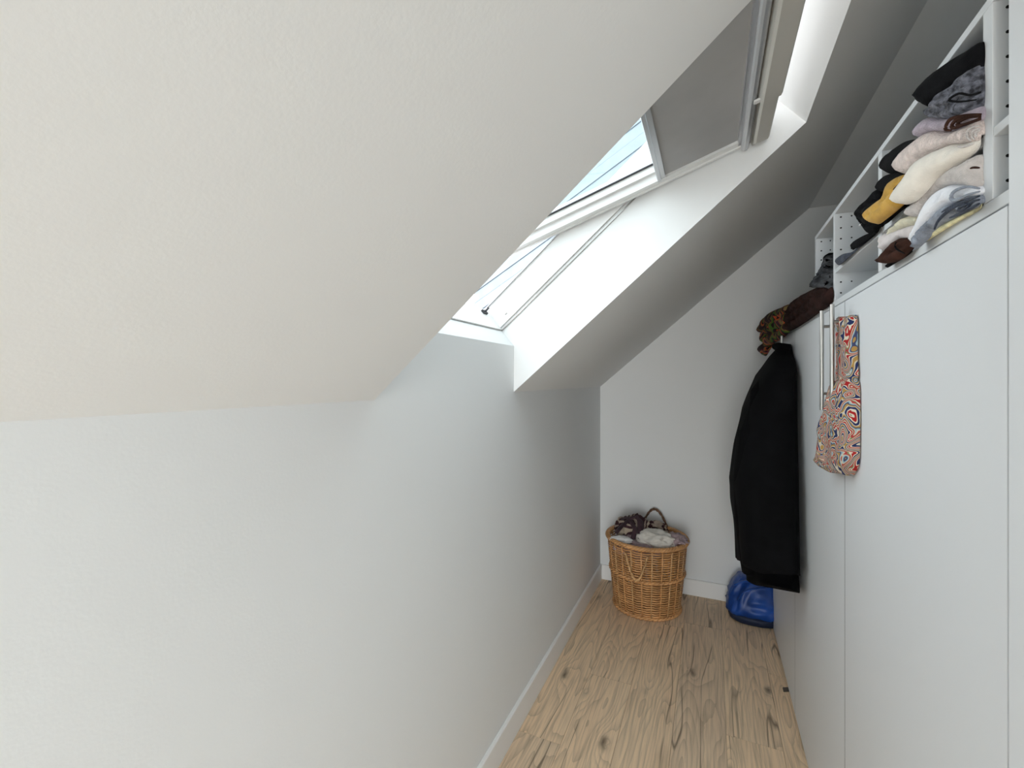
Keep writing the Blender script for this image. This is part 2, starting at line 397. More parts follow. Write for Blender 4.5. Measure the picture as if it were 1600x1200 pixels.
# ------------------------------------------------------------------ wardrobe units
T = .0115
ZT0, ZT1 = 1.1490, 1.1608       # continuous top board
DT = 1.1468                     # door tops
XB = .66
def bar_handle(y, parent, z0=.941, z1=1.137):
    bm = bmesh.new(); xh = .200
    tube(bm, [(xh, y, z0), (xh, y, z1)], .0037, 12)
    for z in (.9736, 1.1056): tube(bm, [(xh, y, z), (XD - .0005, y, z)], .0030, 8)
    return obj('bar_handle', bm, 'steel', parent, smooth=False)
def unit(name, label, y0, y1, hy, ajar=0.0):
    r = empty(name, ((XD + XB) / 2, (y0 + y1) / 2, 0)); tag(r, label, 'wardrobe', 'wardrobe units along the right side')
    a, b = y0 + .0006, y1 - .0006
    box('side_panel', 'board', r, XD + .015, XB, a, a + T, .03, ZT0 - .0006)
    box('side_panel', 'board', r, XD + .015, XB, b - T, b, .03, ZT0 - .0006)
    box('back_panel', 'board', r, XB - .004, XB, a + T, b - T, .03, ZT0 - .0006)
    box('bottom_panel', 'board', r, XD + .015, XB - .004, a + T, b - T, .03, .042)
    box('plinth', 'gap', r, XD + .020, XD + .030, a, b, .0005, .0296)
    d = box('door', 'door', r, XD, XD + .0135, a + .0009, b - .0009, .007, DT, bev=0)
    box('seam_shade_strip', 'seam_shade', r, XD + .0001, XD + .0135, b - .0008, b + .0020, .007, DT)  # dark strip standing in for the shade in the gap between doors
    if hy: bar_handle(hy, d)
    return r
U1 = unit('wardrobe_unit', 'white wardrobe unit nearest the camera, patterned bag on its bar handle', .5130, 1.0157, .975)
U2 = unit('wardrobe_unit', 'middle white wardrobe unit with its bare steel bar handle in full view', 1.0157, 1.5601, 1.057)
U3 = unit('wardrobe_unit', 'far white wardrobe unit at the end of the row behind the black jacket', 1.5601, 2.0714, 1.606)
tag(box('counter_board', 'board', None, XD + .0005, XB, .5130, 2.0714, ZT0, ZT1, bev=.0008, base=(.44, 1.3, ZT0)), 'long white top board running over the three wardrobe units', 'board')
# tall unit at the right edge of the picture
r = empty('tall_cabinet', (.44, -.1, 0)); tag(r, 'tall white cabinet running up past the shelves at the right edge', 'cabinet')
box('side_panel', 'board', r, XD + .0145, XB, .5120 - T, .5120, .03, 1.55); box('side_panel', 'board', r, XD + .0145, XB, -.60, -.60 + T, .03, 1.55)
box('top_panel', 'board', r, XD + .0145, XB, -.60, .5120, 1.5505, 1.56); box('back_panel', 'board', r, XB - .004, XB, -.60 + T, .512 - T, .03, 1.55)
box('plinth', 'gap', r, XD + .02, XD + .03, -.60, .512, .0005, .0296)
box('door', 'door', r, XD - .0004, XD + .0135, -.0415, .5120, 0.007, 1.56, bev=.001); box('door', 'door', r, XD - .0004, XD + .0135, -.60, -.0425, 0.007, 1.56, bev=.001)

# ------------------------------------------------------------------ open shelf unit on the wardrobe top
sh = empty('shelf_unit', (.38, .9, ZT1)); tag(sh, 'long white open shelf unit packed with clothes on the wardrobe top', 'shelf')
ZS0, ZS1 = 1.2158, 1.2240; ZP = 1.3362; XS1 = .56
parts = [(1.2680, 1.2809), (1.0930, 1.1045), (.8197, .8349), (.5371, .5525)]
for a, b in parts: box('partition', 'board', sh, XD + .0005, XS1, a, b, ZT1 + .0003, ZP - .0002, bev=.0006)
box('top_panel', 'board', sh, XD + .0005, XS1, .5135, 1.2809, ZP, 1.3445, bev=.0006)
box('back_panel', 'board', sh, XS1, XS1 + .004, .5135, 1.2809, ZT1 + .0003, 1.3445)
box('bottom_panel', 'board', sh, XD + .03, XS1, .5135, .5370, ZT1 + .0003, ZT1 + .0012)
for a, b in ((.5135, .5371), (.5525, .8197), (.8349, 1.0930)):
    box('shelf_board', 'board', sh, XD + .001, XS1, a + .0004, b - .0004, ZS0, ZS1, bev=.0006)
bm = bmesh.new()
for (a, b) in parts:
    yy = a - .0004
    for col in ((.2392, .2385, .2565, .2565)):
        for k in range(8):
            z = 1.1757 + k * .0218
            if abs(z - 1.22) < .006: continue
            if yy < .51: continue
            ring = [bm.verts.new((col + .0015 * math.cos(t * math.pi / 4), yy, z + .0015 * math.sin(t * math.pi / 4))) for t in range(8)]
            rb = [bm.verts.new((v.co.x, yy + .0006, v.co.z)) for v in ring]
            bm.faces.new(ring); bm.faces.new(rb[::-1])
            for t in range(8): bm.faces.new((ring[t], rb[t], rb[(t + 1) % 8], ring[(t + 1) % 8]))
tag(obj('peg_holes', bm, 'hole', sh), kind='stuff')

# ------------------------------------------------------------------ folded clothes
OUT = {
    'black_top': (0.3929, -0.3037, [(0.6253, 1.3102), (0.6188, 1.3142), (0.6077, 1.3178), (0.5925, 1.3178), (0.5762, 1.3154), (0.562, 1.3121), (0.5497, 1.3088), (0.5495, 1.2867), (0.5562, 1.2898), (0.564, 1.2899), (0.571, 1.2875), (0.5869, 1.2888), (0.5982, 1.2874), (0.6047, 1.2851), (0.6163, 1.2971)]),
    'grey_melange': (0.3501, -0.2259, [(0.6115, 1.2796), (0.6108, 1.2873), (0.6021, 1.2899), (0.5893, 1.2925), (0.5749, 1.2896), (0.5669, 1.2916), (0.556, 1.2899), (0.5495, 1.2867), (0.5495, 1.2515), (0.5614, 1.2534), (0.582, 1.2592), (0.5982, 1.2687)]),
    'mauve': (0.3463, -0.2189, [(0.6317, 1.2757), (0.6265, 1.279), (0.6123, 1.2789), (0.5988, 1.2695), (0.5861, 1.2615), (0.5705, 1.2561), (0.5497, 1.2508), (0.5495, 1.2383), (0.566, 1.2438), (0.5836, 1.2472), (0.6081, 1.2609), (0.6207, 1.2643), (0.6302, 1.2664)]),
    'pink': (0.3502, -0.2256, [(0.6659, 1.2554), (0.6625, 1.2447), (0.6494, 1.2353), (0.6354, 1.2342), (0.6237, 1.24), (0.5865, 1.234), (0.5677, 1.2259), (0.5507, 1.2204), (0.5507, 1.2381), (0.5677, 1.2425), (0.5865, 1.2474), (0.6097, 1.2623), (0.6295, 1.265), (0.651, 1.2635)]),
    'cream': (0.3868, -0.2919, [(0.6538, 1.2108), (0.6502, 1.2038), (0.6374, 1.1964), (0.6239, 1.1951), (0.6111, 1.199), (0.5943, 1.2074), (0.5662, 1.2088), (0.5525, 1.2126), (0.551, 1.2206), (0.5662, 1.2259), (0.583, 1.2334), (0.6136, 1.2368), (0.6292, 1.2279), (0.6444, 1.22)]),
    'greybeige': (0.2914, -0.1184, [(0.6702, 1.1934), (0.6412, 1.1832), (0.6323, 1.1905), (0.6136, 1.1967), (0.5962, 1.1975), (0.5744, 1.1894), (0.552, 1.1782), (0.552, 1.191), (0.552, 1.2069), (0.5662, 1.2101), (0.5947, 1.2149), (0.6119, 1.2147), (0.6305, 1.2092), (0.6487, 1.2026), (0.6622, 1.2034)]),
    'creamyellow': (0.2640, -0.0603, [(0.7637, 1.1985), (0.7548, 1.2022), (0.7295, 1.2029), (0.706, 1.2023), (0.6844, 1.1966), (0.6642, 1.1902), (0.6708, 1.183), (0.7011, 1.1894), (0.7349, 1.1947)]),
    'palepink': (0.2544, -0.0436, [(0.7897, 1.1843), (0.7863, 1.2036), (0.7576, 1.1988), (0.7069, 1.191), (0.6749, 1.183), (0.6868, 1.1748), (0.6942, 1.1717), (0.7312, 1.1826), (0.7545, 1.1812)]),
    'brown': (0.3176, -0.1360, [(0.7763, 1.1656), (0.7585, 1.1714), (0.7301, 1.1798), (0.7168, 1.1794), (0.694, 1.1718), (0.6881, 1.1625), (0.698, 1.1572), (0.719, 1.1521), (0.7511, 1.1559)]),
    'blacklow': (0.2857, -0.0857, [(0.7671, 1.1534), (0.7671, 1.1593), (0.73, 1.1551), (0.7061, 1.159), (0.697, 1.1577), (0.7178, 1.155), (0.7428, 1.1539)]),
    'white': (0.2873, -0.1111, [(0.66, 1.166), (0.658, 1.1565), (0.6503, 1.1608), (0.6213, 1.1725), (0.5953, 1.1772), (0.5819, 1.1759), (0.552, 1.1707), (0.552, 1.1782), (0.5747, 1.1895), (0.5953, 1.1976), (0.6145, 1.1975), (0.6282, 1.1915), (0.6427, 1.1788)]),
    'greyblue': (0.2721, -0.0836, [(0.6716, 1.1511), (0.6589, 1.1575), (0.6547, 1.165), (0.6257, 1.1737), (0.5979, 1.1779), (0.5836, 1.1764), (0.552, 1.1702), (0.552, 1.1601), (0.5821, 1.1626), (0.6167, 1.1635), (0.6369, 1.1564), (0.6507, 1.1519)]),
    'yellow': (0.2548, -0.0502, [(0.6533, 1.1564), (0.6427, 1.1608), (0.6266, 1.1652), (0.5869, 1.163), (0.5543, 1.1599), (0.5536, 1.1569), (0.5971, 1.1577)]),
    'blackA': (0.2527, -0.0474, [(0.774, 1.2957), (0.7655, 1.3041), (0.745, 1.303), (0.7184, 1.2985), (0.6973, 1.2928), (0.6713, 1.2821), (0.6475, 1.2709), (0.6475, 1.2494), (0.7007, 1.263), (0.7257, 1.266), (0.745, 1.2726), (0.7697, 1.2885)]),
    'blackB': (0.2646, -0.0709, [(0.7703, 1.2687), (0.7522, 1.2733), (0.7154, 1.2624), (0.6888, 1.2508), (0.6857, 1.2387), (0.7224, 1.2409), (0.7369, 1.2463), (0.7662, 1.26)]),
    'mustard': (0.2691, -0.0853, [(0.7865, 1.2347), (0.7738, 1.2392), (0.746, 1.2393), (0.7205, 1.2379), (0.7136, 1.2449), (0.7068, 1.2501), (0.6906, 1.2487), (0.6722, 1.2423), (0.6692, 1.2327), (0.6843, 1.2298), (0.6843, 1.2113), (0.7068, 1.21), (0.7385, 1.2078), (0.7537, 1.2111), (0.7738, 1.2222)]),
    'blackU': (0.2709, -0.0650, [(0.7832, 1.2184), (0.7517, 1.2242), (0.7265, 1.2259), (0.7064, 1.2169), (0.7335, 1.217), (0.7671, 1.2148)]),
    'bay2black': (0.2774, -0.0659, [(0.9018, 1.2753), (0.8697, 1.2802), (0.8449, 1.2806), (0.8217, 1.2811), (0.8107, 1.2693), (0.8107, 1.2265), (0.8195, 1.2163), (0.8449, 1.2222), (0.8646, 1.2382), (0.8854, 1.2572)]),
    'bay2low': (0.2658, -0.0490, [(0.9359, 1.2342), (0.9026, 1.2331), (0.8693, 1.2292), (0.8338, 1.2223), (0.8338, 1.2184), (0.8693, 1.2172), (0.9144, 1.2195), (0.9328, 1.2224)]),
    'bay2navy': (0.2409, -0.0179, [(1.0568, 1.2345), (1.0093, 1.2337), (0.9463, 1.2214), (0.9211, 1.2207), (0.8915, 1.2184), (0.8536, 1.2223), (0.8336, 1.218), (0.8641, 1.2181), (0.9211, 1.2187), (1.0246, 1.2177)]),
    'bay3': (0.2919, -0.0647, [(1.2356, 1.2165), (1.2164, 1.2235), (1.1979, 1.2303), (1.1542, 1.2386), (1.1217, 1.2482), (1.1062, 1.2564), (1.081, 1.2569), (1.081, 1.191), (1.1459, 1.1977)]),
    'brownblanket': (0.2476, -0.0196, [(1.1048, 1.1907), (1.2012, 1.21), (1.2977, 1.2194), (1.4227, 1.2263), (1.518, 1.2276), (1.6023, 1.2251), (1.5896, 1.2027), (1.6151, 1.1738), (1.6023, 1.1494), (1.4428, 1.1458), (1.208, 1.1522), (1.1048, 1.1578)]),
    'scarf': (0.3017, -0.0550, [(1.5579, 1.2252), (1.6869, 1.2358), (1.7867, 1.2432), (1.8851, 1.2467), (2.013, 1.2383), (2.1029, 1.2035), (2.0304, 1.1812), (2.013, 1.156), (2.0843, 1.1375), (2.0935, 1.1168), (1.9794, 1.0927), (1.9155, 1.1062), (1.9468, 1.1222), (1.8137, 1.129), (1.6638, 1.1354), (1.5678, 1.146), (1.5779, 1.19)]),

}
def resample(pts, n):
    m = len(pts); P = [Vector(p) for p in pts]; out = []
    for i in range(m):
        p0, p1, p2, p3 = P[i - 1], P[i], P[(i + 1) % m], P[(i + 2) % m]
        for k in range(6):
            t = k / 6
            out.append(.5 * ((2 * p1) + (p2 - p0) * t + (2 * p0 - 5 * p1 + 4 * p2 - p3) * t * t + (3 * p1 - p0 - 3 * p2 + p3) * t ** 3))
    L = [0]
    for i in range(len(out)): L.append(L[-1] + (out[(i + 1) % len(out)] - out[i]).length)
    res = []; j = 0
    for k in range(n):
        d = L[-1] * k / n
        while L[j + 1] < d: j += 1
        f = (d - L[j]) / max(1e-9, L[j + 1] - L[j]); res.append(out[j].lerp(out[(j + 1) % len(out)], f))
    return res
def segd(p, a, b):
    ab = b - a; t = max(0, min(1, (p - a).dot(ab) / max(1e-12, ab.dot(ab)))); return (p - a - ab * t).length
def puff(name, key, m, dome=.010, rad=.012, folds=0, fdepth=.0018, xback=.36, zlo=None, zhi=None, nz=.0012, nfreq=45, out=None, base=None, parent=None, seed=0, xlim=.2265, layers=0, ldepth=.006, lr=0.0, xbf=None, ymin=None):
    a, b, pts = out or OUT[key]
    B = resample(pts, 90); poly = B
    y0, y1 = min(p.x for p in B), max(p.x for p in B); z0, z1 = min(p.y for p in B), max(p.y for p in B)
    step = max(.0035, math.sqrt((y1 - y0) * (z1 - z0) / 1500))
    def inside(p):
        c = False
        for i in range(len(poly)):
            q, r = poly[i], poly[i - 1]
            if (q.y > p.y) != (r.y > p.y) and p.x < (r.x - q.x) * (p.y - q.y) / (r.y - q.y) + q.x: c = not c
        return c
    inner = []; dist = []
    ny, nz_ = int((y1 - y0) / step) + 1, int((z1 - z0) / step) + 1
    for i in range(ny):
        for j in range(nz_):
            p = Vector((y0 + (i + .5 * (j % 2)) * step, z0 + j * step))
            if not inside(p): continue
            d = min(segd(p, B[k - 1], B[k]) for k in range(len(B)))
            if d > step * .45: inner.append(p); dist.append(d)
    nb = len(B); allp = B + inner; D = [0.0] * nb + dist
    vs, es, fs, *_r = delaunay_2d_cdt([Vector((p.x, p.y)) for p in allp], [(k, (k + 1) % nb) for k in range(nb)], [list(range(nb))], 1, 1e-7)
    def span(y):
        zs = []
        for q in range(nb):
            A, Bq = B[q - 1], B[q]
            if (A.x > y) != (Bq.x > y): zs.append(A.y + (Bq.y - A.y) * (y - A.x) / (Bq.x - A.x))
        return (min(zs), max(zs)) if len(zs) > 1 else (z0, z1)
    bm = bmesh.new(); V = []
    for i, v in enumerate(vs):
        d = D[i] if i < len(D) else 0
        u = min(1, d / rad); x = a + b * v.x - dome * math.sqrt(max(0, 1 - (1 - u) ** 2))
        if folds: x += fdepth * max(0, math.sin(d / rad * math.pi * folds)) ** 2 * (.6 + .4 * noise.noise(Vector((v.x * 30, v.y * 30, seed))))
        x += nz * 2 * noise.noise(Vector((v.x * nfreq, v.y * nfreq, seed * 3.7))) * min(1, d / rad)
        if layers and d > 0:
            a0, a1 = span(v.x); q = (v.y - a0) / max(1e-5, a1 - a0)
            q = q * layers + .22 * noise.noise(Vector((v.x * 18, seed * 2.1, .3))) + .15 * noise.noise(Vector((v.x * 40, v.y * 30, seed)))
            fq = abs((q % 1.0) - .5) * 2
            w = 1.0 if not lr else max(0, min(1, 1.4 - (v.x - y0) / ((y1 - y0) * lr)))
            if .3 < q < layers - .3: x += w * ldepth * max(0, (1 - (1 - fq) / .35)) ** 1.5 * 1.0
            x -= w * ldepth * .25 * (1 - fq ** 2)
        yy_ = v.x if ymin is None else max(ymin, v.x)
        V.append(bm.verts.new((min(x, xlim + .0), yy_, v.y)))
    for f in fs:
        if len(f) == 3: bm.faces.new([V[i] for i in f])
    def zc(z):
        if zlo is not None: z = max(z, zlo)
        if zhi is not None: z = min(z, zhi)
        return z
    prev = V[:nb]
    for k, x in enumerate((xlim, xback * .5 + xlim * .5, xback)):
        cur = []
        for i in range(nb):
            p = B[i]; z = p.y if (k == 0) else p.y
            z = zc(z)
            xx = max(x, a + b * p.x) if k == 0 else x
            if xbf and k: xx = min(xx, xbf(p.x))
            yq = p.x if ymin is None else max(ymin, p.x)
            cur.append(bm.verts.new((xx, yq, z)))
        for i in range(nb):
            try: bm.faces.new((prev[i], prev[(i + 1) % nb], cur[(i + 1) % nb], cur[i]))
            except ValueError: pass
        prev = cur
    try: bm.faces.new(prev)
    except ValueError: pass
    bmesh.ops.remove_doubles(bm, verts=bm.verts, dist=1e-5)
    return obj(name, bm, m, parent, smooth=True, base=base or (.3, (y0 + y1) / 2, z0))

m_black = cloth('black_knit', (.006, .006, .007), .3, 60, .3, 300, sheen=0)
m_black2 = cloth('black_jersey', (.005, .005, .006), .2, 30, .2, 300, sheen=0)
m_mel = bpy.data.materials.new('grey_melange_knit')
m_mel = cloth('grey_melange_knit', (.115, .12, .145), .75, 130, .9, 260)
m_mauve = cloth('mauve_knit', (.44, .38, .44), .15, 120, .6, 500)
m_pink = cloth('pale_pink_knit', (.72, .62, .58), .12, 160, .9, 420, stretch=(1, 1, .5))
m_cream = cloth('cream_knit', (.80, .755, .68), .04, 60, .3, 500)
m_gb = cloth('grey_beige_knit', (.62, .575, .55), .08, 120, .6, 500)
m_cy = cloth('cream_yellow_knit', (.74, .70, .54), .12, 60, .4, 400)
m_pp = cloth('pale_rose_cotton', (.70, .64, .63), .06, 60, .3, 400)
m_brown = cloth('dark_brown_cotton', (.045, .020, .014), .3, 40, .3, 300, sheen=0)
m_white = cloth('white_towelling', (.84, .86, .91), .03, 60, .3, 500)
m_gblue = cloth('grey_blue_towelling', (.27, .30, .36), .25, 60, .6, 400)
m_yel = cloth('yellow_quilted_cotton', (.76, .70, .42), .2, 90, .8, 150)
m_must = cloth('mustard_wool', (.58, .34, .07), .18, 30, .4, 400)
m_navy = cloth('navy_denim', (.035, .045, .07), .3, 60, .4, 400)
m_bb = cloth('brown_wool', (.026, .012, .010), .4, 30, .3, 200, sheen=0)
m_greys = cloth('grey_striped_cotton', (.05, .052, .056), .75, 45, .4, 300, sheen=0, stretch=(1, .2, 2))

EDGES = {
    'mauve': [[(0.2183, 0.531, 1.2354), (0.2148, 0.5467, 1.2439), (0.2111, 0.5637, 1.2508), (0.2097, 0.5703, 1.2495), (0.2094, 0.5716, 1.2446), (0.2108, 0.5649, 1.2399)], [(0.2182, 0.5312, 1.2347), (0.2158, 0.5424, 1.2414), (0.2126, 0.5568, 1.2462), (0.2111, 0.5637, 1.2448), (0.2116, 0.5614, 1.2403), (0.2139, 0.5511, 1.2371), (0.2182, 0.5312, 1.2309)], [(0.2182, 0.5312, 1.2334), (0.2153, 0.5446, 1.2404), (0.2129, 0.5556, 1.2429), (0.2129, 0.5556, 1.2397), (0.2148, 0.5467, 1.236), (0.2182, 0.5312, 1.2322)], ],
    'pink': [[(0.2178, 0.5314, 1.2255), (0.2161, 0.5389, 1.2286), (0.2149, 0.5442, 1.2284), (0.2148, 0.5448, 1.2235), (0.2157, 0.541, 1.2171)], [(0.2178, 0.5314, 1.223), (0.2167, 0.5364, 1.2248), (0.216, 0.5395, 1.2241), (0.2159, 0.5397, 1.2207), (0.2165, 0.5372, 1.2163)], [(0.2178, 0.5314, 1.2213), (0.2171, 0.5344, 1.2219), (0.2168, 0.536, 1.2209), (0.2171, 0.5348, 1.2177)], ],
    'cream': [[(0.2149, 0.5342, 1.2117), (0.2129, 0.5408, 1.2132), (0.2115, 0.5457, 1.2148), (0.2101, 0.5506, 1.218)], ],
    'greybeige': [[(0.2155, 0.5414, 1.1925), (0.216, 0.537, 1.1913), (0.2169, 0.5299, 1.1877)], ],
    'white': [[(0.2167, 0.5295, 1.1693), (0.215, 0.5444, 1.1771), (0.2132, 0.5607, 1.1807), (0.2124, 0.5679, 1.179), (0.2125, 0.5671, 1.174), (0.2135, 0.5579, 1.1705), (0.215, 0.5444, 1.1697), (0.2167, 0.5295, 1.1667)], ],
    'greyblue': [[(0.2178, 0.5323, 1.1637), (0.2166, 0.5467, 1.1659), (0.2154, 0.561, 1.1686), (0.2141, 0.5763, 1.1696), (0.213, 0.5893, 1.1695)], [(0.2178, 0.5323, 1.1603), (0.2171, 0.5412, 1.162), (0.2161, 0.5523, 1.1591), (0.2154, 0.561, 1.1613), (0.2155, 0.5595, 1.1635), (0.2166, 0.5467, 1.1623)], [(0.2161, 0.5523, 1.1644), (0.2152, 0.564, 1.1669), (0.2139, 0.5795, 1.167), (0.2125, 0.5961, 1.1631), (0.2119, 0.603, 1.1565)], [(0.2178, 0.5323, 1.1569), (0.2171, 0.5412, 1.1568), (0.2159, 0.5552, 1.1574), (0.2141, 0.5763, 1.1592)], ],
    'grey_melange': [[(0.2192, 0.5332, 1.256), (0.2166, 0.5445, 1.2607), (0.2136, 0.5576, 1.2705), (0.211, 0.5692, 1.2719), (0.2136, 0.5576, 1.2628), (0.218, 0.5382, 1.2524)], ],
    'mustard': [[(0.1991, 0.674, 1.2278), (0.2003, 0.66, 1.2281), (0.2017, 0.6438, 1.2265)], ],
    'brown': [[(0.2125, 0.7106, 1.1738), (0.2122, 0.7128, 1.1684), (0.2133, 0.7041, 1.1611), (0.2151, 0.6915, 1.154)], ],

}
GRP = 'folded clothes in the open shelf unit'
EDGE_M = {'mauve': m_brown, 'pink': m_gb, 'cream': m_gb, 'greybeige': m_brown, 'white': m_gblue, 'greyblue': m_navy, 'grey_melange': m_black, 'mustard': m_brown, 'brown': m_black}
def garment(key, m, label, cat='clothing', **k):
    o = puff('folded_' + cat, key, m, **k); tag(o, label, cat, GRP)
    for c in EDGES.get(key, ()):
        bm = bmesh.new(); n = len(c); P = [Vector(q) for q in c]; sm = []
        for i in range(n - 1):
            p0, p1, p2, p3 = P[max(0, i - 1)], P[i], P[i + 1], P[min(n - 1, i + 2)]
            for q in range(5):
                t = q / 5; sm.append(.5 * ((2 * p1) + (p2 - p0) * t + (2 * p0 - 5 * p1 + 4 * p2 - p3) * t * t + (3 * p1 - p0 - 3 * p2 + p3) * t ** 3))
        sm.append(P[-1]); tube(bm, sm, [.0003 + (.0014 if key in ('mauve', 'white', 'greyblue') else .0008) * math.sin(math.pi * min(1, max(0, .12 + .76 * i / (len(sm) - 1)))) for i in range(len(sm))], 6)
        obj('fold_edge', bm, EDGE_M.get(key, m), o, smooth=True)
    return o
A_ = dict(zlo=ZS1 + .0004, zhi=ZP - .0006)
B_ = dict(zlo=ZT1 + .0010, zhi=ZS0 - .0006)
garment('black_top', m_black, 'black folded sweater on top of the tall pile, poking past the shelf top edge', 'sweater', folds=0, seed=1, dome=.008, rad=.02, layers=2, ldepth=.003, **A_)
garment('grey_melange', m_mel, 'dark grey flecked chunky sweater under the black one on the tall pile', 'sweater', layers=3, ldepth=.009, folds=0, seed=2, rad=.014, nz=.004, nfreq=70, **A_)
garment('mauve', m_mauve, 'thin mauve sweater with dark edged folds in the tall pile', 'sweater', layers=3, ldepth=.008, lr=.6, seed=3, rad=.012, **A_)
garment('pink', m_pink, 'pale pink beige ribbed sweater above the cream one', 'sweater', layers=2, ldepth=.005, lr=.45, folds=2, fdepth=.0015, seed=4, **A_)
garment('cream', m_cream, 'smooth cream sweater drooping over the shelf edge', 'sweater', folds=0, layers=2, ldepth=.004, lr=.35, seed=5, dome=.014, rad=.016, xback=.34, **A_)
garment('greybeige', m_gb, 'grey beige sweater lying directly below the cream sweater', 'sweater', layers=2, ldepth=.003, lr=.5, folds=1, seed=6, **B_)
garment('creamyellow', m_cy, 'crumpled cream yellow top below the shelf, left of the grey beige sweater', 'shirt', layers=3, ldepth=.006, nz=.002, seed=7, rad=.008, dome=.006, **B_)
garment('palepink', m_pp, 'pale rose shirt between the cream yellow top and the dark brown one', 'shirt', layers=2, ldepth=.003, seed=8, rad=.010, dome=.006, **B_)
garment('brown', m_brown, 'dark brown rolled garment at the bottom left of the tall pile', 'shirt', layers=2, ldepth=.006, seed=9, dome=.008, **B_)
garment('blacklow', m_black2, 'black garment under the dark brown roll', 'shirt', folds=0, seed=10, dome=.003, rad=.006, **B_)
garment('white', m_white, 'white towel folded over above the grey blue towel', 'towel', layers=2, ldepth=.008, lr=.45, seed=11, **B_)
garment('greyblue', m_gblue, 'grey blue towel in loose layered folds', 'towel', layers=4, ldepth=.010, seed=12, dome=.008, rad=.009, nz=.002, **B_)
garment('yellow', m_yel, 'pale yellow quilted towel at the bottom of the pile', 'towel', folds=2, fdepth=.002, seed=13, dome=.004, rad=.006, **B_)
garment('blackA', m_black, 'rounded black sweater left of the pink one, upper of the two', 'sweater', folds=0, seed=14, dome=.008, rad=.02, xback=.33, **A_)
garment('blackB', m_black2, 'black sweater lying on the mustard jumper', 'sweater', folds=0, seed=15, dome=.006, **A_)
garment('mustard', m_must, 'mustard yellow jumper hanging over the shelf edge', 'sweater', layers=2, ldepth=.006, seed=16, dome=.010, rad=.018, nz=.003, xback=.24, **A_)
garment('blackU', m_black2, 'black top under the mustard jumper', 'shirt', folds=0, seed=17, dome=.003, rad=.008, **A_)
garment('bay2black', m_black, 'heap of black clothes in the middle compartment beside the mustard jumper', 'clothes', layers=4, ldepth=.008, seed=18, dome=.006, rad=.02, nz=.003, **A_)
garment('bay2low', m_black2, 'flat black top on the shelf under the black heap', 'shirt', folds=0, seed=19, dome=.004, **A_)
garment('bay2navy', m_navy, 'navy denim trousers lying along the middle shelf', 'trousers', folds=1, fdepth=.002, seed=20, dome=.003, rad=.006, **A_)
garment('bay3', m_greys, 'grey and black striped clothes stacked in the farthest compartment', 'clothes', layers=6, ldepth=.010, seed=21, dome=.008, rad=.02, nz=.003, xback=.34, zlo=1.16, ymin=1.1062)
# white plastic hanger lying in the middle compartment
bm = bmesh.new()
tube(bm, [(.219 + .003 * math.sin(t * .5), .845 + .030 * (1 - math.cos(t * .16)), 1.2262 + .020 * math.sin(t * .17)) for t in range(11)], .0013, 6)
tag(obj('clothes_hanger', bm, 'frame', None, smooth=True, base=(.22, .85, 1.225)), 'white hanger loop sticking out at the middle shelf edge', 'hanger')

# blanket and scarf on the wardrobe top
o = puff('folded_coat', 'brownblanket', m_bb, layers=3, ldepth=.012, seed=30, dome=.010, rad=.02, nz=.005, nfreq=25, xback=.45, xbf=lambda y: .2271 if y < 1.2825 else 9, zlo=ZT1 + .0006, xlim=.2270)
tag(o, 'dark brown coat folded on the wardrobe top beyond the shelf unit', 'coat')
m_scarf = bands('multicolour_scarf_print', [(0, (.03, .016, .016)), (.28, (.16, .09, .03)), (.38, (.06, .13, .02)), (.50, (.02, .01, .012)), (.66, (.50, .08, .02)), (.76, (.18, .13, .05)), (.86, (.12, .012, .04)), (.92, (.03, .015, .015))], 4.5, .8, 1.0)
o = puff('scarf', 'scarf', m_scarf, layers=3, ldepth=.016, seed=31, dome=.016, rad=.03, nz=.008, nfreq=22, xback=.40, zlo=ZT1 + .0006, xlim=.2270)
tag(o, 'brown, green and orange patterned scarf draped over the far wardrobe end', 'scarf')

# ------------------------------------------------------------------ patterned bag on the handle of the nearest unit
m_bag = bands('swirling_print', [(0, (.36, .02, .02)), (.12, (.66, .58, .46)), (.20, (.02, .03, .10)), (.36, (.55, .50, .40)), (.43, (.40, .24, .07)),
                                 (.56, (.05, .06, .13)), (.64, (.28, .40, .45)), (.72, (.55, .50, .40)), (.78, (.40, .05, .05)), (.88, (.20, .22, .10)), (.94, (.62, .56, .46))], 17.0, .8, .8)
bo = (.3195, -.1087, [(0.9966, 1.1108), (0.9600, 1.1090), (0.9266, 1.1058), (0.9241, 1.0367), (0.9241, 1.0011), (0.9147, 0.9648), (0.9147, 0.8976), (0.919, 0.8617), (0.9318, 0.8485), (0.954, 0.8336), (0.9825, 0.8319), (1.013, 0.8258), (1.0414, 0.8231), (1.0811, 0.8266), (1.0998, 0.8363), (1.0837, 0.8494), (1.0764, 0.8725), (1.0603, 0.9165), (1.0414, 0.9368), (1.0216, 0.9563), (1.0121, 0.9784), (0.9935, 0.993), (0.9935, 1.0399)])
bag = empty('fabric_bag', (.213, .98, .823)); tag(bag, 'long paisley print fabric bag hanging from the nearest bar handle', 'bag')
up = [p for p in bo[2] if p[1] >= .99]; lo = [p for p in bo[2] if p[1] < .99]
puff('strap', None, m_bag, out=(.3195, -.1087, up), dome=.004, rad=.010, nz=.0015, xback=.2255, xlim=.2245, parent=bag)
puff('pouch', None, m_bag, out=(.3195, -.1087, [(.9241, 1.0)] + lo + [(.9935, 1.0)]), dome=.016, rad=.030, nz=.005, nfreq=28, xback=.2265, xlim=.2255, parent=bag, seed=5)

